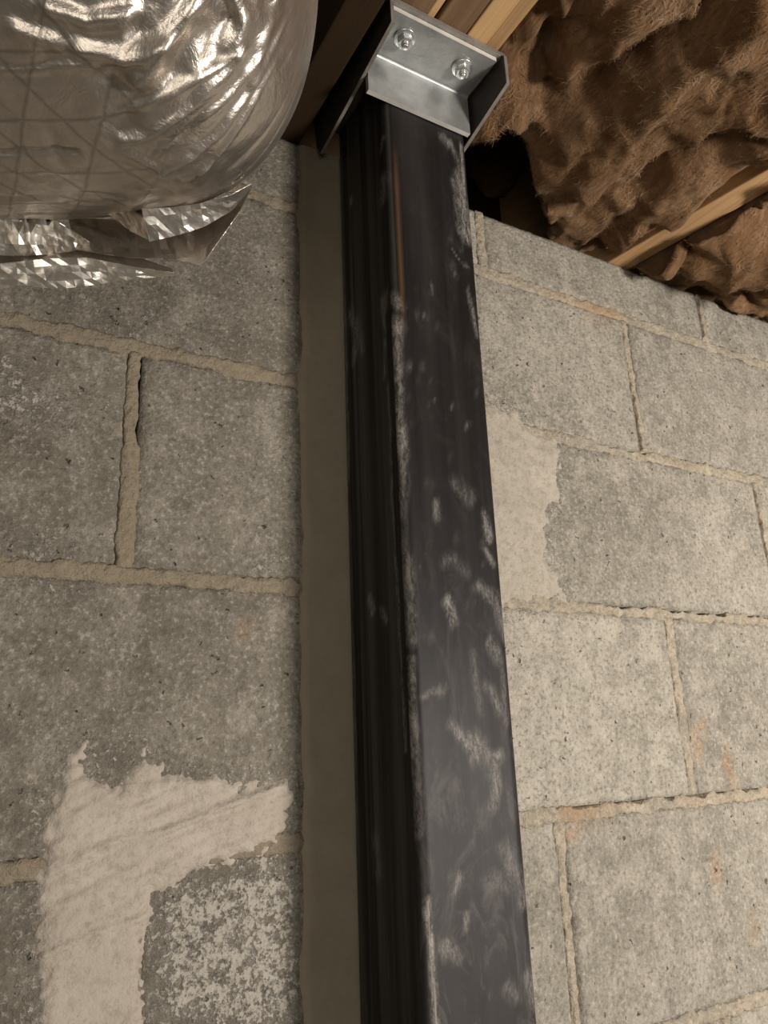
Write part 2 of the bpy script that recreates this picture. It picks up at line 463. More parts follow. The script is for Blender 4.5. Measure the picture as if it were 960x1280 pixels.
def make_block(x0, x1, z0, z1, fine, seed):
    if fine:
        us, vs_ = lin(x0, x1, 0.0055), lin(z0, z1, 0.0055)
    else:
        us, vs_ = lin(x0, x1, 0.08), lin(z0, z1, 0.1)
    def fn(x, z):
        e = min(x-x0, x1-x, z-z0, z1-z)
        d = 0.0012*fbm(x*14, z*14, seed, 3)*(1 if fine else 0)
        if fine:
            e2 = e+0.003*nz(x*90, z*90, seed)
            d -= 0.0020*(1-sstep(0.0, 0.006, e2))
            d += 0.0007*nz(x*160, z*160, seed+4)
        return (x, YW-d, z)
    me, n0 = slab_mesh('block', us, vs_, fn, lambda x, z: (x, YW+0.028, z))
    if fine:
        pts = [(u, v) for v in vs_ for u in us]
        tail = [0.0]*(len(me.vertices)-n0)
        ring = lambda x, z, P: 0.40*(1-sstep(0.004, 0.030, -sdist(x, z, P))) if (x > 0.40) == (P is SMEAR_R) else 0.0
        attr(me, 'white', [max(area(x, z, WHITE_AREAS), ring(x, z, SMEAR_L), ring(x, z, SMEAR_R)) for x, z in pts]+tail)
        attr(me, 'dark', [max(area(x, z, DARK_AREAS)*1.6, 0.76*(1-sstep(0.24, 0.40, x+0.03*nz(x*12, z*12)))) for x, z in pts]+tail)  # falloff of light to the left painted into the block tone
        attr(me, 'crumb', [0.36*(1-0.6*sstep(0.2, 0.4, x))*max(0, 0.45+1.5*nz(x*9, z*11, 2.0)) for x, z in pts]+tail)
        attr(me, 'rust', [area(x, z, RUST_AREAS) for x, z in pts]+tail)
    return me

J = 0.0055                                                    # half joint width
ODD = [0.340+0.405*k for k in range(-4, 6)]
EVEN = [0.1165+0.4255*k for k in range(-3, 6)]
LOW = [0.139+0.405*k for k in range(-4, 6)]
TOPH = [0.105+0.405*k for k in range(-4, 6)]
courses = []
zt = ZT
for i, b in enumerate(BEDS + [0.0]):
    heads = TOPH if i == 0 else [ODD, EVEN, ODD, LOW][(i-1) % 4]
    courses.append((b+(J if b else 0.0), zt, heads))
    zt = b-J
mortar_strips = []
CR = {}                                                       # open cracks along head joints: (course, head) -> side, from, to (fractions from the bottom)
CR[(1, 0.745)] = [(1, 0.42, 1.0), (-1, 0.0, 0.42)]
CR[(2, 0.1165)] = [(1, 0.55, 1.0)]
CR[(4, 0.544)] = [(1, 0.0, 0.82)]
CR[(0, 0.915)] = [(-1, 0.1, 0.9)]
CR[(2, 0.9675)] = [(-1, 0.1, 0.95)]
for ci, (z0, z1, heads) in enumerate(courses):
    xs = [-1.4]+[h for h in heads if -1.35 < h < 2.55]+[2.6]
    for k in range(len(xs)-1):
        a = xs[k]+(J if k else 0); b = xs[k+1]-(J if k < len(xs)-2 else 0)
        fine = z1 > Z0-0.45 and b > -0.10 and a < 1.30
        link('block', make_block(a, b, z0, z1, fine, ci*7.3+k*2.1), M_BLOCK, wall, True)
    for h in xs[1:-1]:
        fine = z1 > Z0-0.45 and -0.1 < h < 1.30
        mortar_strips.append(('head', h, z0, z1, fine, next((v for kk, v in CR.items() if kk[0] == ci and abs(kk[1]-h) < 0.008), [])))
for bi, b in enumerate(BEDS):
    mortar_strips.append(('bed', b, -1.4, 2.6, b > Z0-0.45, []))

def head_mesh(h, z0, z1, fine, cracks):
    us = lin(-1, 1, 0.22 if fine else 1.0); vs_ = lin(z0, z1, 0.003 if fine else 0.1)
    def fn(u, z):
        f = (z-z0)/(z1-z0)
        l = J+0.0020+0.0020*nz(z*70, h*9, 1.7)+0.002*nz(z*220, h*9, 1.7)
        r = J+0.0020+0.0020*nz(z*75, h*9, 7.7)+0.002*nz(z*220, h*9, 7.7)
        for side, fa, fb in cracks:
            w = sstep(fa-0.03, fa+0.03, f)*(1-sstep(fb-0.03, fb+0.03, f))
            c = w*(0.0034+0.0018*nz(z*160, h, 4.0))
            if side > 0: r -= c*1.35
            else: l -= c*1.35
        x = h+(u*r if u > 0 else u*l)
        d = 0.0006+0.0016*fbm(x*110, z*110, 2.0, 3)+0.0010*nz(x*25, z*22, 9.0)-0.0018*abs(u)**4
        return (x, YW-d, z)
    return slab_mesh('mortar_joint', us, vs_, fn, lambda u, z: (h+u*J, YW+0.026, z))[0]

def bed_mesh(b, x0, x1, fine):
    us = (lin(x0, -0.10, 0.2)+lin(-0.097, 1.30, 0.0032)+lin(1.4, x1, 0.2)) if fine else lin(x0, x1, 0.2)
    vs_ = lin(-1, 1, 0.22 if fine else 1.0)
    i = BEDS.index(b)
    def fn(x, v):
        lo = J+0.0024+0.0036*nz(x*45, b*9, 3.7)+0.0034*nz(x*170, b*9, 3.7)
        hi = J+0.0018+0.0034*nz(x*48, b*9, 8.7)+0.0034*nz(x*170, b*9, 8.7)
        if i == 2 and x > 0.6: hi -= 0.0052*sstep(0.60, 0.64, x)*sstep(-0.4, 0.1, nz(x*20, 5.0))
        if i == 1 and 0.66 < x < 0.75: hi -= 0.0050
        if i == 3 and x > 0.54: hi -= 0.0035*sstep(-0.3, 0.2, nz(x*30, 2.0))
        z = b+(v*hi if v > 0 else v*lo)
        d = 0.0008+0.0019*fbm(x*110, z*110, 5.0, 3)+0.0012*nz(x*18, z*22, 9.0)-0.0020*abs(v)**4
        return (x, YW-d, z)
    me, n0 = slab_mesh('mortar_joint', us, vs_, fn, lambda x, v: (x, YW+0.026, b+v*J))
    if fine:
        attr(me, 'rust', [area(x, b-0.008, RUST_AREAS)+(0.35*sstep(0.55, 0.6, x)*sstep(-0.1, 0.3, nz(x*14, 1.0)) if i == 3 else 0)+(0.25 if i == 0 and 0.6 < x < 0.75 else 0) for v in vs_ for x in us]+[0.0]*(len(me.vertices)-n0))
    return me
for s in mortar_strips:
    me = head_mesh(*s[1:]) if s[0] == 'head' else bed_mesh(s[1], s[2], s[3], s[4])
    if 'shade' not in me.attributes:
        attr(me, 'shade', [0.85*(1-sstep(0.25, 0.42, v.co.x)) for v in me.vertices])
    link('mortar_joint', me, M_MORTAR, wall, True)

def patch(x0, x1, z0, z1, step, height, mat, label, shade=None, name='mortar_patch'):
    us, vs_ = lin(x0, x1, step), lin(z0, z1, step)
    nu = len(us)
    V = []; H = []
    for z in vs_:
        for x in us:
            d = height(x, z)
            H.append(d); V.append((x, YW-d, z))
    F = []
    for j in range(len(vs_)-1):
        for i in range(nu-1):
            q = (j*nu+i, j*nu+i+1, (j+1)*nu+i+1, (j+1)*nu+i)
            if max(H[k] for k in q) > -0.0038: F.append(q)
    me = mesh(name, V, F)
    attr(me, 'shade', [shade(v[0], v[2]) if shade else 0.0 for v in V])
    bm = bmesh.new(); bm.from_mesh(me)
    bmesh.ops.delete(bm, geom=[v for v in bm.verts if not v.link_faces], context='VERTS')
    bm.to_mesh(me); bm.free()
    o = link(name, me, mat, wall, True)
    o['label'] = label
    return o

RIDGES = [(wpx((50, 1100), (130, 1055), (215, 1035), (290, 1005), (345, 985)), 1.0), (wpx((95, 1015), (150, 985), (210, 978), (330, 977)), 0.8),
          (wpx((50, 1195), (120, 1165), (190, 1142)), 0.9), (wpx((60, 1060), (130, 1020), (200, 1000)), 0.5), (wpx((60, 1140), (150, 1105), (250, 1075)), 0.5)]
def smear_l(x, z):
    s = sdist(x, z, SMEAR_L)+0.007*fbm(x*70, z*70, 1.0, 4)+0.004*nz(x*230, z*230, 5.0)
    d = -0.005+0.0085*sstep(-0.008, 0.012, s)
    t = (z-Z0)+0.10-(x-0.03)*0.42+0.5*(x-0.1)**2
    rough = sstep(-0.16, -0.08, z-Z0)
    d += 0.0006*math.sin(t*520+3*nz(x*12, z*12))*rough
    d += 0.0011*fbm(x*20+t*60, t*90, 2.0, 3)*(0.25+rough)
    for poly, a in RIDGES:
        r = seg_d(x, z, poly)+0.0015*nz(x*80, z*80)
        d += a*0.0024*(1-sstep(0.0, 0.0035, r))
    return d
sx = [p[0] for p in SMEAR_L]; sz = [p[1] for p in SMEAR_L]
patch(min(sx)-0.012, max(sx)+0.012, Z0-0.43, max(sz)+0.012, 0.0020, smear_l, M_SMEAR, 'pale trowelled mortar smear with curved ridges')
def smear_r(x, z):
    s = sdist(x, z, SMEAR_R)+0.010*fbm(x*45, z*45, 6.0, 4)+0.003*nz(x*200, z*200, 5.0)
    d = -0.005+0.0078*sstep(-0.010, 0.016, s)
    d += 0.0005*math.sin(((z-Z0)-0.3*abs(x-0.57))*330+2*nz(x*10, z*10))*sstep(0.25, 0.33, z-Z0)
    d += 0.0009*fbm(x*35, z*35, 2.0, 3)
    return d
patch(0.42, 0.64, Z0+0.10, Z0+0.40, 0.0028, smear_r, M_SKIM, 'pale mortar skimmed over the joint right of the column')
def strip_height(x, z):
    s = min(x-0.2700+0.004*fbm(x*4, z*14, 8.0, 4), 0.45-x)
    return -0.004+0.0076*sstep(-0.004, 0.003, s)+0.0003*nz(x*20, z*6)  # thin smooth olive strip with a wavy left edge
patch(0.255, 0.460, 0.9, ZT-0.003, 0.0042, strip_height, M_STRIP, 'smooth olive-brown strip running down behind the column', name='olive_strip')

# ------------------------------------------------------------------ steel column
CX0, CX1, CY0, CY1 = 0.312, 0.410, 0.500, 0.604
col = thing('steel_column', 'tall black square steel post standing against the block wall, scuffed with pale dust', 'column', ((CX0+CX1)/2, (CY0+CY1)/2, 0))
def rounded_profile():
    r = 0.009
    P = []
    def edge(a, b, n):
        for i in range(n): P.append((a[0]+(b[0]-a[0])*i/n, a[1]+(b[1]-a[1])*i/n))
    def arc(c, a0, a1, n):
        for i in range(n):
            t = math.radians(a0+(a1-a0)*i/n); P.append((c[0]+r*math.cos(t), c[1]+r*math.sin(t)))
    edge((CX0+r, CY0), (CX1-r, CY0), 40); arc((CX1-r, CY0+r), -90, 0, 8)
    edge((CX1, CY0+r), (CX1, CY1-r), 6); arc((CX1-r, CY1-r), 0, 90, 4)
    edge((CX1-r, CY1), (CX0+r, CY1), 4); arc((CX0+r, CY1-r), 90, 180, 8)
    edge((CX0, CY1-r), (CX0, CY0+r), 36); arc((CX0+r, CY0+r), 180, 270, 8)
    return P
prof = rounded_profile()
# scuffs: (points in the photograph on that face, half width in m, strength); face F = front, L = left
def fpx(*pts): return [tuple(at(x, y, 1, CY0)[[0, 2]]) for x, y in pts]
def lpx(*pts): return [tuple(at(x, y, 0, CX0)[[1, 2]]) for x, y in pts]
SCF = [(fpx((498, 402), (494, 430), (496, 470)), .007, .75), (fpx((496, 470), (499, 520), (503, 565)), .006, .85), (fpx((503, 565), (505, 600), (502, 640), (506, 690)), .005, .62),
       (fpx((508, 690), (511, 740), (514, 800)), .006, .38), (fpx((515, 825), (518, 870), (521, 940)), .003, .6), (fpx((521, 940), (526, 1040)), .004, .3),
       (fpx((535, 1128), (538, 1165), (541, 1200), (546, 1300)), .0026, 1.1),
       (fpx((552, 168), (566, 190), (574, 212)), .0035, .5), (fpx((576, 180), (579, 215), (582, 262)), .0025, .7), (fpx((572, 220), (580, 262), (585, 300)), .006, .62), (fpx((566, 228), (577, 285)), .004, .35),
       (fpx((585, 365), (597, 420)), .0025, .5), (fpx((565, 315), (584, 335)), .002, .35), (fpx((490, 372), (499, 380)), .006, .5), (fpx((540, 355), (541, 362)), .002, .4),
       (fpx((606, 650), (612, 668)), .0045, .75), (fpx((608, 690), (615, 705)), .004, .6), (fpx((598, 735), (612, 752)), .006, .45), (fpx((560, 758), (566, 772)), .006, .7), (fpx((545, 630), (548, 645)), .003, .55),
       (fpx((620, 745), (628, 775), (632, 800)), .006, .4), (fpx((612, 800), (624, 830)), .004, .45), (fpx((566, 908), (585, 920), (600, 938)), .0055, .7), (fpx((600, 938), (612, 950), (622, 948)), .007, .5),
       (fpx((616, 962), (622, 985), (616, 1010)), .005, .6), (fpx((610, 860), (625, 880)), .006, .4), (fpx((530, 862), (555, 862)), .003, .4), (fpx((573, 1103), (570, 1110)), .004, .6),
       (fpx((652, 1110), (655, 1130)), .005, .5), (fpx((630, 1060), (648, 1100)), .007, .4), (fpx((555, 1180), (570, 1200)), .006, .55), (fpx((582, 1150), (582, 1160)), .003, .5),
       (fpx((605, 1105), (632, 1100)), .006, .3), (fpx((660, 1220), (668, 1260)), .005, .4), (fpx((635, 1230), (645, 1250)), .005, .35), (fpx((560, 700), (580, 712)), .007, .2), (fpx((570, 600), (590, 625)), .006, .22),
       (fpx((590, 820), (600, 900)), .004, .3), (fpx((628, 840), (634, 900)), .003, .35)]
SCL = [(lpx((424, 240), (432, 420), (436, 600)), .003, .35), (lpx((437, 640), (443, 860), (448, 1280)), .0025, .22), (lpx((438, 390), (446, 420), (443, 450)), .006, .42), (lpx((448, 400), (453, 440)), .005, .32),
       (lpx((463, 752), (466, 765)), .005, .6), (lpx((478, 765), (482, 775)), .004, .5), (lpx((480, 370), (480, 385)), .007, .5), (lpx((478, 390), (482, 420), (480, 470)), .003, .35), (lpx((439, 250), (440, 256)), .003, .7),
       (lpx((478, 170), (476, 190)), .003, .4), (lpx((480, 225), (478, 250)), .006, .35), (lpx((470, 1050), (472, 1090)), .006, .2), (lpx((486, 480), (490, 620), (500, 800), (507, 940)), .002, .4)]
rows = lin(0.0, 0.95, 0.095)+lin(0.953, Z0+0.6405, 0.003)
V = []; CH = []; FI = []; RU = []; ST = []
rnd = random.Random(3)
dots = [(rnd.uniform(CX0+.01, CX1-.004), rnd.uniform(Z0-0.45, Z0+0.5), rnd.uniform(.0008, .0030), rnd.uniform(.05, .30)*(1.0 if rnd.random() < 0.5 else 0.4)) for _ in range(110)]
for z in rows:
    for (x, y) in prof:
        V.append((x-col.location.x, y-col.location.y, z))
        c = 0.0; f = 0.0; ru = 0.0; st = 0.0
        if z > 0.95:
            front = y < CY0+0.006
            left = x < CX0+0.005
            zz = z-Z0
            if front:
                w = 0.004*fbm(x*60, z*22, 3.0, 3)
                for poly, hw, s in SCF:
                    if min(p[1] for p in poly)-0.03 < z < max(p[1] for p in poly)+0.03:
                        d = seg_d(x+w*0.6, z+w*2, poly)
                        c = max(c, s*(1-sstep(0.0, hw*1.6, d)))
                for dx, dz, r, s in dots:
                    if abs(z-dz) < 0.03:
                        d = math.hypot(x-dx-(z-dz)*0.3, (z-dz)*0.45)
                        c = max(c, s*(1-sstep(0.0, r*1.8, d)))
                f = 0.08+0.72*(1-sstep(-0.30, 0.25, zz))  # painted haze grows towards the bottom of the front face
                f += 0.18*max(0, fbm(x*22, z*9, 1.0, 4))
                ru = 0.6*(1-sstep(0.0, 0.0035, abs(x-(CX0+0.009))))*sstep(0.33, 0.40, zz)*(1-sstep(0.50, 0.56, zz))
            if left:
                w = 0.003*fbm(y*60, z*22, 5.0, 3)
                for poly, hw, s in SCL:
                    if min(p[1] for p in poly)-0.03 < z < max(p[1] for p in poly)+0.03:
                        d = seg_d(y+w*0.6, z+w*2, poly)
                        c = max(c, s*(1-sstep(0.0, hw*1.6, d)))
                st = 0.45+0.55*sstep(CY1-0.045, CY1-0.012, y)
        CH.append(c); FI.append(max(0.0, f)); RU.append(ru); ST.append(st)
n = len(prof)
F = [(j*n+i, j*n+(i+1) % n, (j+1)*n+(i+1) % n, (j+1)*n+i) for j in range(len(rows)-1) for i in range(n)]
F += [tuple(range(n-1, -1, -1)), tuple((len(rows)-1)*n+i for i in range(n))]
me = mesh('shaft', V, F)
attr(me, 'streak', ST); attr(me, 'chalk', CH); attr(me, 'haze_dust', FI); attr(me, 'rust', RU)
o = link('shaft', me, M_STEEL, None, True); o.parent = col
bm = box_bm(-0.08, 0.08, -0.075, 0.06, 0.0, 0.010, 0.001)
bm_obj('base_plate', bm, M_PLATE).parent = col

# ------------------------------------------------------------------ beam saddle (inverted channel) and angle bracket
ZC = Z0+0.6428                                               # underside of the angle's level leg
saddle = thing('beam_saddle', 'dark steel saddle with side flanges capping the black post under the beam', 'bracket', (0.35, 0.52, ZC))
def prism(name, pts, axis, a, b, mat, parent, bev=0.0008, worn_lit=False):
    """extrude a polygon (2-D, the two other axes in order) along axis from a to b."""
    bm = bmesh.new()
    def P(p, t):
        q = [0, 0, 0]; k = [i for i in range(3) if i != axis]
        q[k[0]], q[k[1]], q[axis] = p[0], p[1], t
        return bm.verts.new([q[i]-parent.location[i] for i in range(3)])
    A = [P(p, a) for p in pts]; B = [P(p, b) for p in pts]
    bm.faces.new(A); bm.faces.new(B[::-1])
    for i in range(len(pts)):
        bm.faces.new((A[i], B[i], B[(i+1) % len(pts)], A[(i+1) % len(pts)]))
    bmesh.ops.recalc_face_normals(bm, faces=bm.faces)
    if worn_lit:
        for f in bm.faces:
            if f.normal.z < -0.3 or f.normal.y < -0.5: f.material_index = 1
    if bev: bmesh.ops.bevel(bm, geom=bm.edges[:], offset=bev, segments=1 if worn_lit else 2, profile=0.5, affect='EDGES')
    o = bm_obj(name, bm, [mat, M_WORN_LIT] if worn_lit else mat); o.parent = parent
    return o
WT = ZC+0.0055                                               # underside of the saddle's web (angle leg fits below it)
prism('web', [(0.4405, WT), (0.606, WT), (0.606, WT+0.0055), (0.4405, WT+0.0055)], 0, 0.2855, 0.4195, M_PLATE, saddle, 0.0005, True)
prism('flange', [(0.4405, WT-0.0002), (0.4405, Z0+0.6220), (0.592, Z0+0.5985), (0.600, Z0+0.612), (0.606, WT-0.0002)], 0, 0.2855, 0.2895, M_PLATE, saddle, 0.0004, True)
prism('flange', [(0.4380, WT-0.0002), (0.4380, Z0+0.6130), (0.530, Z0+0.5910), (0.606, Z0+0.600), (0.606, WT-0.0002)], 0, 0.4145, 0.4190, M_PLATE, saddle, 0.0004, True)

angle = thing('angle_bracket', 'grey steel angle bracket with two bright hex bolts at the top of the black post', 'bracket', (0.35, 0.47, ZC))
T = 0.0050
AX0, AX1 = 0.2905, 0.4100
yi, yo = 0.4935, 0.4985                                      # visible and hidden faces of the upright leg
zb, yf = Z0+0.5955, 0.4440
pts = [(yo, zb), (yi, zb)]
fr = 0.0035
for k in range(0, 7):                                        # inside fillet
    t = math.radians(90*k/6)
    pts.append((yi-fr+fr*math.cos(t), ZC-fr+fr*math.sin(t)))
pts += [(yf, ZC), (yf, ZC+T), (yo-0.004, ZC+T), (yo-0.0012, ZC+T-0.0012), (yo, ZC+T-0.004)]
bm = bmesh.new()
A = [bm.verts.new((AX0-angle.location.x, p[0]-angle.location.y, p[1]-angle.location.z)) for p in pts]
B = [bm.verts.new((AX1-angle.location.x, p[0]-angle.location.y, p[1]-angle.location.z)) for p in pts]
bm.faces.new(A); bm.faces.new(B[::-1])
N = len(pts)
for i in range(N):
    f = bm.faces.new((A[i], B[i], B[(i+1) % N], A[(i+1) % N]))
    if i in (0, N-5): f.material_index = 1                   # the sheared ends of the two legs
    if i in (9, ): f.material_index = 1
bmesh.ops.bevel(bm, geom=[e for e in bm.edges if e.calc_face_angle(0) > 1.0], offset=0.0007, segments=2, profile=0.5, affect='EDGES')
o = bm_obj('angle', bm, [M_ANGLE, M_EDGE]); o.parent = angle
def cyl_bm(r0, r1, z0, z1, seg, bev=0.0):
    bm = bmesh.new()
    bmesh.ops.create_cone(bm, cap_ends=True, segments=seg, radius1=r0, radius2=r1, depth=abs(z1-z0))
    bmesh.ops.translate(bm, vec=(0, 0, (z0+z1)/2), verts=bm.verts)
    if bev: bmesh.ops.bevel(bm, geom=[e for e in bm.edges if e.calc_face_angle(0) > 0.7], offset=bev, segments=2, profile=0.5, affect='EDGES')
    return bm
for k, (bx, by) in enumerate(((0.3155, 0.4640), (0.3835, 0.4655))):
    w = bm_obj('washer', cyl_bm(0.0108, 0.0108, -0.0020, 0.0, 40, 0.0006), M_ZINC, None, True); w.parent = angle
    w.location = (bx-angle.location.x, by-angle.location.y, -0.0002)
    hb = cyl_bm(0.0078, 0.0078, -0.0085, -0.0020, 6, 0.0008)
    h = bm_obj('bolt_head', hb, M_ZINC); h.parent = angle
    h.location = (bx-angle.location.x, by-angle.location.y, -0.0002); h.rotation_euler = (0, 0, 0.35+0.4*k)
    d = bm_obj('bolt_tip', cyl_bm(0.0032, 0.0042, -0.0125, -0.0085, 20, 0.0008), M_ZINC, None, True); d.parent = h

# ------------------------------------------------------------------ timber
def board(name, x0, x1, y0, y1, z0, z1, mat, parent, skew=0.0, bev=0.0015):
    bm = bmesh.new()
    bmesh.ops.create_cube(bm, size=1.0)
    for v in bm.verts:
        x = x0 if v.co.x < 0 else x1; y = y0 if v.co.y < 0 else y1; z = z0 if v.co.z < 0 else z1
        v.co = (x+skew*(YW-y), y, z)
    bmesh.ops.bevel(bm, geom=bm.edges[:], offset=bev, segments=2, profile=0.5, affect='EDGES')
    o = bm_obj(name, bm, mat)
    if parent:
        o.parent = parent; o.matrix_parent_inverse = Matrix.Translation(-parent.location)
    return o
ZB = WT+0.0058
beam = thing('built_up_beam', 'beam of brown and pale pine planks resting on the steel saddle above the post', 'beam', (0.35, 0.2, ZB))
o = board('plank', 0.2900, 0.3270, -1.2, 0.606, ZB, ZB+0.225, M_WOOD_MID, beam)
o = board('plank', 0.3285, 0.3370, -1.2, 0.606, ZB+0.004, ZB+0.225, M_WOOD_PALE, beam); o['label'] = 'thin pale pine filler strip'
o = board('plank', 0.3390, 0.3720, -1.2, 0.606, ZB-0.0, ZB+0.225, M_WOOD_MID, beam)
o = board('plank', 0.3735, 0.3965, -1.2, 0.606, ZB, ZB+0.225, M_WOOD_PALE, beam); o['label'] = 'pale new pine plank'
o = board('plank', 0.3970, 0.4130, -1.2, 0.606, ZB+0.003, ZB+0.225, M_WOOD_JOIST, beam); o['label'] = 'orange-toned pine plank at the right edge'
lj = board('floor_joist', 0.2400, 0.2720, -1.2, 0.79, ZT+0.004, Z0+0.884, M_WOOD_DARK, None)
tag(lj, 'dark brown joist between the foil duct and the steel saddle', 'joist')
rj = board('floor_joist', 0.7335, 0.7715, -1.2, 0.79, ZT+0.001, Z0+0.884, M_WOOD_JOIST, None, 0.165)
tag(rj, 'orange pine joist crossing the wall top between two brown insulation batts', 'joist')
rim = board('rim_board', -1.4, 2.6, 0.792, 0.83, ZT+0.0, Z0+0.884, M_WOOD_DARK, None)
tag(rim, 'dark rim board in the black gap behind the wall top', 'board')

# ------------------------------------------------------------------ insulation
def ipx(z, *pts): return [tuple(at(x, y, 2, Z0+z)[[0, 1]]) for x, y in pts]
CREASE = [(ipx(.65, (960, -40), (885, 20), (810, 75), (735, 122), (700, 150)), .022, .050),
          (ipx(.65, (690, 60), (678, 110), (672, 160), (668, 200)), .018, .040),
          (ipx(.65, (930, 150), (880, 172), (822, 200), (790, 225)), .012, .028),
          (ipx(.64, (960, 204), (900, 232), (860, 255), (826, 270)), .006, .035),
          (ipx(.65, (800, 235), (760, 262), (740, 300)), .010, .020),
          (ipx(.62, (960, 310), (925, 330), (935, 370)), .010, .028),
          (ipx(.62, (850, 290), (870, 300), (850, 330)), .008, .014),
          (ipx(.65, (660, 20), (645, 90), (655, 130)), .012, .022),
          (ipx(.65, (720, 40), (735, -20), (760, -60)), .016, .03)]
RIDGE = [(ipx(.64, (960, 20), (895, 70), (820, 120), (760, 180), (735, 225)), .020, .022),
         (ipx(.64, (960, 160), (900, 190), (800, 240), (760, 290)), .016, .014),
         (ipx(.64, (655, 140), (630, 150), (600, 165)), .014, .022),
         (ipx(.64, (820, 20), (760, 60), (720, 100)), .014, .014),
         (ipx(.61, (830, 330), (880, 330), (930, 290)), .026, .020)]
def wool(name, x0, x1, y0, y1, base, label, seed, hole, skew, over, bend):
    step = 0.0040
    us, vs_ = lin(x0, x1, step), lin(y0, y1, step)
    V = []; nu = len(us)
    for y in vs_:
        for x in us:
            ee = min(x-x0, x1-x)/(x1-x0)
            wx = x+skew*(YW-y)
            p = Vector((wx*9, y*7, seed))
            z = base+bend(wx, x, y)
            z -= 0.020*noise.fractal(p, 1.0, 2.0, 3)
            big = 0.0
            q = Vector((wx, y, 0))
            jx = 0.012*nz(wx*22, y*22, seed+1); jy = 0.012*nz(wx*22, y*22, seed+5)
            for poly, hw, a in CREASE:
                d = seg_d(wx+jx, y+jy, poly)
                if d < hw*2: z += a*(1-sstep(0, hw*1.6, d))
            for poly, hw, a in RIDGE:
                d = seg_d(wx+jx, y+jy, poly)
                if d < hw*2: z -= a*(1-sstep(0, hw*1.8, d))
            z -= 0.016*noise.fractal(Vector((wx*20+jx*40, y*13+jy*30, seed+2)), 1.0, 2.0, 2)
            z -= 0.005*(1-2*abs(nz(wx*40+jx*70, y*20+jy*60, seed+12)))
            z -= 0.0030*noise.fractal(Vector((wx*90, y*60, seed+9)), 1.0, 2.0, 3)
            if hole: z += hole(wx, y)
            if y > YW-0.010: z = max(z, ZT+0.003)
            lx = 0.012*nz(wx*24, y*24, seed+20)+0.003*nz(wx*70, y*70, seed+21)
            ly = 0.012*nz(wx*24, y*24, seed+30)+0.003*nz(wx*70, y*70, seed+31)
            k = sstep(0.0, 0.06, ee)
            if over: lx -= 0.030*sstep(0.0, 0.012, ZT-z)*(1-sstep(0.0, 0.05, x-x0))*(0.7+1.2*nz(y*14, seed))/max(k, 0.02)
            V.append((wx+lx*k, y+ly*k*(0 if y > YW-0.02 else 1), min(z, Z0+0.87)))
    F = [(j*nu+i, (j+1)*nu+i, (j+1)*nu+i+1, j*nu+i+1) for j in range(len(vs_)-1) for i in range(nu-1)]
    nv = len(vs_)
    ring = [i for i in range(nu)] + [j*nu+nu-1 for j in range(1, nv)] + [(nv-1)*nu+i for i in range(nu-2, -1, -1)] + [j*nu for j in range(nv-2, 0, -1)]
    n0 = len(V)
    for k in ring: V.append((V[k][0], V[k][1], Z0+0.882))
    m = len(ring)
    for k in range(m): F.append((ring[k], ring[(k+1) % m], n0+(k+1) % m, n0+k))
    F.append(tuple(n0+k for k in range(m-1, -1, -1)))
    o = link(name, mesh(name, V, F), M_WOOL, None, True)
    tag(o, label, 'insulation')
    # loose fibres lying on the wool: thin ribbons of a few segments, one mesh
    g = np.array(V[:nu*nv]).reshape(nv, nu, 3)
    du = np.gradient(g, axis=1); dv = np.gradient(g, axis=0)
    nrm = np.cross(dv, du); nrm /= np.linalg.norm(nrm, axis=2, keepdims=True)+1e-9
    nrm *= np.where(nrm[..., 2:3] > 0.0, -1.0, 1.0)
    rg = np.random.default_rng(int(seed*10))
    cnt = 34000
    jj = rg.integers(2, nv-2, cnt); ii = rg.integers(2, nu-2, cnt)
    ok = (g[jj, ii, 2] < Z0+0.76) & ~((g[jj, ii, 1] > YW-0.012))
    jj, ii = jj[ok], ii[ok]; cnt = len(jj)
    P = g[jj, ii]; N = nrm[jj, ii]
    D = np.stack([0.5*rg.normal(size=cnt)-0.25, 1.0*rg.normal(size=cnt), 0.4*rg.normal(size=cnt)], 1)
    D -= N*np.sum(D*N, 1, keepdims=True)*0.8; D /= np.linalg.norm(D, axis=1, keepdims=True)
    L = rg.uniform(0.002, 0.008, cnt)[:, None]
    Wd = np.cross(D, N); Wd /= np.linalg.norm(Wd, axis=1, keepdims=True)+1e-9
    hw = rg.uniform(0.00010, 0.00026, cnt)[:, None]
    cu = rg.normal(size=(cnt, 3))*0.35
    rowsv = []
    for k in range(4):
        t = k/3-0.5
        c = P+D*L*t*2+cu*L*(t*t*4-0.5)*0.5+N*(0.0006+0.0022*rg.random((cnt, 1))*(1-abs(2*t)*0.5))
        rowsv += [c-Wd*hw*(1-0.6*abs(2*t)), c+Wd*hw*(1-0.6*abs(2*t))]
    A = np.stack(rowsv, 1).reshape(-1, 3)
    base_i = (np.arange(cnt)*8)[:, None]
    Q = np.concatenate([base_i+np.array([[2*k, 2*k+1, 2*k+3, 2*k+2]]) for k in range(3)], 1).reshape(-1)
    fm = bpy.data.meshes.new('loose_fibres')
    fm.vertices.add(len(A)); fm.vertices.foreach_set('co', A.ravel())
    fm.loops.add(len(Q)); fm.loops.foreach_set('vertex_index', Q.astype(np.int32))
    fm.polygons.add(len(Q)//4); fm.polygons.foreach_set('loop_start', np.arange(0, len(Q), 4, dtype=np.int32))
    fm.update(calc_edges=True)
    fo = link('loose_fibres', fm, M_FIBRE, None, True)
    fo.parent = o; fo['kind'] = 'stuff'
    return o
HP = ipx(.66, (520, 196), (600, 186), (640, 182), (662, 235), (668, 285), (520, 290))
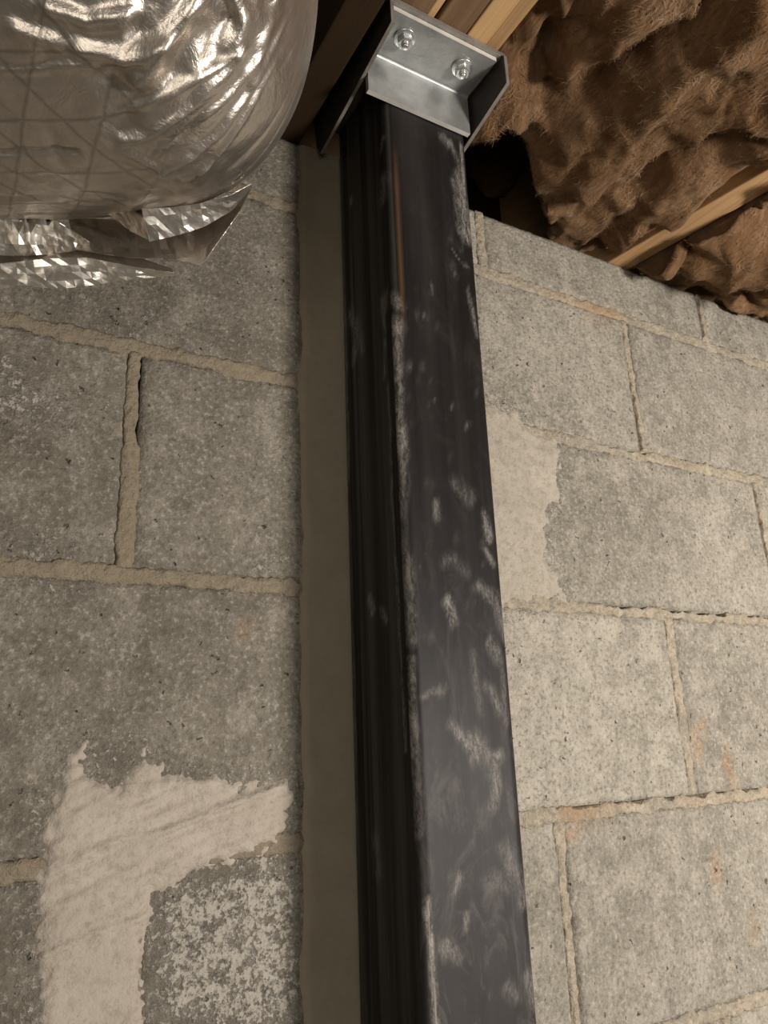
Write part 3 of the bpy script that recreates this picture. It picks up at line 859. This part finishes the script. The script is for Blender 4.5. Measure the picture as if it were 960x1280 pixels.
def hole(x, y):
    # the batt is torn away above the wall top beside the post
    d = sdist(x, y, HP)
    a = 0.16*sstep(-0.02, 0.012, d+0.008*nz(x*50, y*50))
    if y > 0.60 and x < 0.61+(y-0.60)*1.1: a = 0.20
    return a
def bend_a(wx, x, y): return -0.028*sstep(0.60, 0.70, x)*(1-sstep(0.50, 0.60, y))-0.012*sstep(0.62, 0.70, x)
def bend_b(wx, x, y): return 0.010*sstep(0.54, 0.60, y)-0.034*math.exp(-((x-0.90)/0.06)**2-((y-0.49)/0.06)**2)-0.022*max(0.0, nz(wx*20, y*20, 4.0))*(1-sstep(0.57, 0.60, y))
wool('insulation_batt', 0.424, 0.729, 0.02, 0.775, Z0+0.650, 'torn brown fibreglass batt between the pale beam and the orange joist', 2.3, hole, 0.12, False, bend_a)
wool('insulation_batt', 0.776, 1.30, 0.02, 0.775, Z0+0.604, 'brown fibreglass batt bulging over the wall top right of the orange joist', 8.9, None, 0.165, True, bend_b)

# ------------------------------------------------------------------ foil duct
AX = np.array([math.cos(YAW), -math.sin(YAW), 0.0]); BX = np.array([math.sin(YAW), math.cos(YAW), 0.0]); ZX = np.array([0, 0, 1.0])
H, ZD, R, AE = 0.320, 0.4545, 0.150, -0.026                    # axis distance, axis height, radius, right end
duct = thing('foil_duct', 'round silver foil wrapped duct hanging under the floor left of the post', 'duct', tuple(BX*H+ZX*(Z0+ZD)))
def duct_uv(px, py):
    """where the sight line through a photograph point meets the plain cylinder: (distance from the end, angle)."""
    r = rt*((px-480)/FPX) - up*((py-640)/FPX) + fw
    ra, rb, rz = np.dot(r, AX), np.dot(r, BX), r[2]
    A = rb*rb+rz*rz; B = -2*(rb*H+rz*ZD); C = H*H+ZD*ZD-R*R
    t = (-B-math.sqrt(max(0.0, B*B-4*A*C)))/(2*A)
    return (AE-ra*t, math.degrees(math.atan2(-(rz*t-ZD), -(rb*t-H)))*math.pi/180*R)
def dpx(*pts): return [duct_uv(x, y) for x, y in pts]
FOLDS = [(dpx((172, 108), (198, 75), (225, 40), (250, 0), (262, -25)), .0075, .0060), (dpx((149, 144), (220, 122), (302, 107)), .0030, .0022),
         (dpx((153, 175), (200, 165), (236, 149), (300, 112)), .0035, .0035), (dpx((192, 192), (230, 165), (268, 138)), .0028, .0026),
         (dpx((205, 210), (280, 190), (330, 162), (352, 130)), .0040, .0035), (dpx((240, 228), (300, 200), (340, 175)), .0035, .0030),
         (dpx((222, 225), (262, 222)), .002, .002), (dpx((0, 92), (90, 84), (184, 74)), .0030, .0018), (dpx((300, 60), (330, 100), (318, 160)), .006, .004),
         (dpx((278, 0), (295, 60), (300, 105)), .007, .005), (dpx((350, -10), (345, 60), (335, 120)), .006, .004), (dpx((0, 204), (60, 203), (110, 200)), .010, .0008),
         (dpx((95, 60), (150, 72), (205, 62)), .006, .004), (dpx((60, 10), (110, 30), (160, 22)), .006, .005), (dpx((20, 40), (70, 55)), .006, .003),
         (dpx((150, 185), (200, 205), (250, 240)), .003, .002), (dpx((255, 165), (300, 150), (330, 130)), .003, .0025)]
DENTS = [(dpx((0, 190), (50, 190), (95, 188)), .0022, .0030), (dpx((265, 0), (275, 50), (262, 100)), .008, .006), (dpx((320, -5), (328, 60)), .005, .006),
         (dpx((140, 100), (165, 130), (150, 160)), .012, .004), (dpx((215, 100), (250, 60)), .012, .005), (dpx((180, 0), (170, 45)), .008, .004)]
def duct_path(a):
    """axis of the duct: straight for the part in view, then bending to run along the wall."""
    if a < 0.20: return AX*(AE-a), AX, BX
    t = min(a-0.20, 0.15)
    ang = YAW*min(1.0, t/0.15)
    n = 12; p = AX*(AE-0.20)
    for k in range(n):
        q = YAW*(1-(k+0.5)/n*min(1.0, t/0.15))
        p = p-np.array([math.cos(q), -math.sin(q), 0])*(t/n)
    q = YAW-ang
    d = np.array([math.cos(q), -math.sin(q), 0]); bb = np.array([math.sin(q), math.cos(q), 0])
    if a > 0.35: p = p-d*(a-0.35)
    return p, d, bb
def duct_pt(a, th, P):
    Lc = 0.105
    s = (1-(1-a/Lc)**2.15)**(1/2.15) if a < Lc else 1.0
    c, d, bb = P
    arc = math.radians(th)*R
    n = 0.0045*fbm(a*9, arc*9, 3.0, 2)
    top = 1-sstep(0.02, 0.07, arc+0.012*nz(a*30, arc*30, 2.0))            # crumpled towards the upper side
    fold = abs(nz(a*20+arc*14, arc*30-a*12, 6.0))
    n -= (0.0012+0.0050*top)*(1-sstep(0.0, 0.16, fold))
    n += 0.0007*fbm(a*60, arc*60, 3.0, 3)*(1+2*top)
    if a < 0.40 and -20 < th < 125:
        jx = 0.0022*nz(a*60, arc*60, 1.0); jy = 0.0022*nz(a*60, arc*60, 5.0)
        for poly, hw, amp in FOLDS:
            e = seg_d(a+jx, arc+jy, poly)
            if e < hw: n += amp*(1-sstep(0, hw, e))
        for poly, hw, amp in DENTS:
            e = seg_d(a+jx, arc+jy, poly)
            if e < hw: n -= amp*(1-sstep(0, hw, e))
    r = R*s+n*(0.3+0.7*s)
    return (c-bb*(math.cos(math.radians(th))*r)-ZX*(math.sin(math.radians(th))*r), arc)
aa = [0.085*(i/44)**2 for i in range(44)]+lin(0.085, 0.24, 0.0018)+lin(0.246, 0.40, 0.006)+lin(0.43, 1.3, 0.03)
tt = lin(-180, -24, 4.0)+lin(-20, 125, 0.65)+lin(129, 176, 4.0)
V = []; SC = []; UV = []
for a in aa:
    PA = duct_path(a)
    for th in tt:
        p, arc = duct_pt(a, th, PA); V.append(p+0.0); SC.append(1.0 if a > 0.05 else 0.2); UV.append((a, arc))
n = len(tt)
F = [(j*n+i, j*n+(i+1) % n, (j+1)*n+(i+1) % n, (j+1)*n+i) for j in range(len(aa)-1) for i in range(n)]
F.append(tuple((len(aa)-1)*n+i for i in range(n)))
me = mesh('jacket', V, F)
attr(me, 'scrim_mask', [s*sstep(0.07, 0.11, u[0])*(1 if u[0] < 0.4 else 0) for s, u in zip(SC, UV)])
attr(me, 'crumple', [1-sstep(0.03, 0.075, u[1]+0.012*nz(u[0]*30, u[1]*30, 2.0)) for u in UV])
uvl = me.uv_layers.new(name='scrim')
li = np.zeros(len(me.loops), dtype=np.int32); me.loops.foreach_get('vertex_index', li)
uvl.data.foreach_set('uv', np.array(UV, dtype=np.float32)[li].ravel())
bm = bmesh.new(); bm.from_mesh(me); bmesh.ops.recalc_face_normals(bm, faces=bm.faces); bm.to_mesh(me); bm.free()
o = link('jacket', me, M_FOIL, None, True); o.parent = duct

def bpx(px, py, b):
    r = rt*((px-480)/FPX) - up*((py-640)/FPX) + fw
    return np.array([0, 0, Z0])+r*(b/float(np.dot(r, BX)))
def interp(pl, t):
    f = t*(len(pl)-1); i = min(int(f), len(pl)-2); f -= i
    return np.array(pl[i])*(1-f)+np.array(pl[i+1])*f
def flap(top, bot, b0, b1, amp, seed, mat, label=None, nu=23, nv=5, name='foil_flap'):
    """crumpled sheet from a top edge (at distance b0) to a bottom edge (b1); thin but with real thickness."""
    V = []
    for j in range(nv):
        for i in range(nu):
            t, s = i/(nu-1), j/(nv-1)
            p0 = interp(top, t); p1 = interp(bot, t)
            p = p0*(1-s)+p1*s
            b = b0+(b1-b0)*s
            x, y = p
            cr = 1.3*abs(nz(x*0.035+y*0.02, y*0.05, seed))+0.8*abs(nz(x*0.075-y*0.04, y*0.07+x*0.02, seed+3))-0.5
            b += amp*cr
            V.append(bpx(x, y+1.2*nz(x*0.15, s*3, seed)*(1 if 0 < s else 0), b)-np.array(duct.location))
    F = [(j*nu+i, j*nu+i+1, (j+1)*nu+i+1, (j+1)*nu+i) for j in range(nv-1) for i in range(nu-1)]
    me = mesh(name, V, F)
    attr(me, 'scrim_mask', [0.0]*len(V))
    me.uv_layers.new(name='scrim')
    o = link(name, me, mat, None, False); o.parent = duct
    md = o.modifiers.new('thickness', 'SOLIDIFY'); md.thickness = 0.0004; md.offset = 0
    if label: o['label'] = label
    return o
flap([(112, 246), (150, 256), (178, 261)], [(140, 272), (165, 290), (187, 301)], .404, .398, .003, 1.0, M_FOIL)
flap([(177, 261), (215, 259), (250, 254), (288, 244), (314, 230)], [(187, 302), (222, 294), (256, 283), (290, 263), (315, 233)], .398, .413, .002, 4.0, M_TAPE, 'bright crinkled foil tab')
flap([(85, 272), (150, 275), (200, 275), (260, 262), (314, 236)], [(95, 312), (160, 322), (215, 324), (252, 332), (300, 264)], .432, .418, .006, 7.0, M_FOIL)
flap([(-30, 256), (20, 262), (60, 270), (100, 294), (112, 303)], [(-30, 318), (20, 320), (60, 318), (90, 314), (112, 308)], .408, .424, .010, 9.0, M_TAPE, 'crinkled bright foil fold')
flap([(-30, 304), (20, 308), (80, 306), (150, 314), (215, 336)], [(-30, 338), (20, 336), (80, 332), (150, 334), (217, 343)], .430, .420, .006, 12.0, M_FOIL)
flap([(-30, 332), (15, 328), (60, 323), (110, 322), (165, 333), (218, 341)], [(-30, 352), (15, 356), (70, 361), (120, 356), (165, 349), (218, 344)], .412, .424, .007, 15.0, M_TAPE, 'crumpled foil edge hanging lowest')
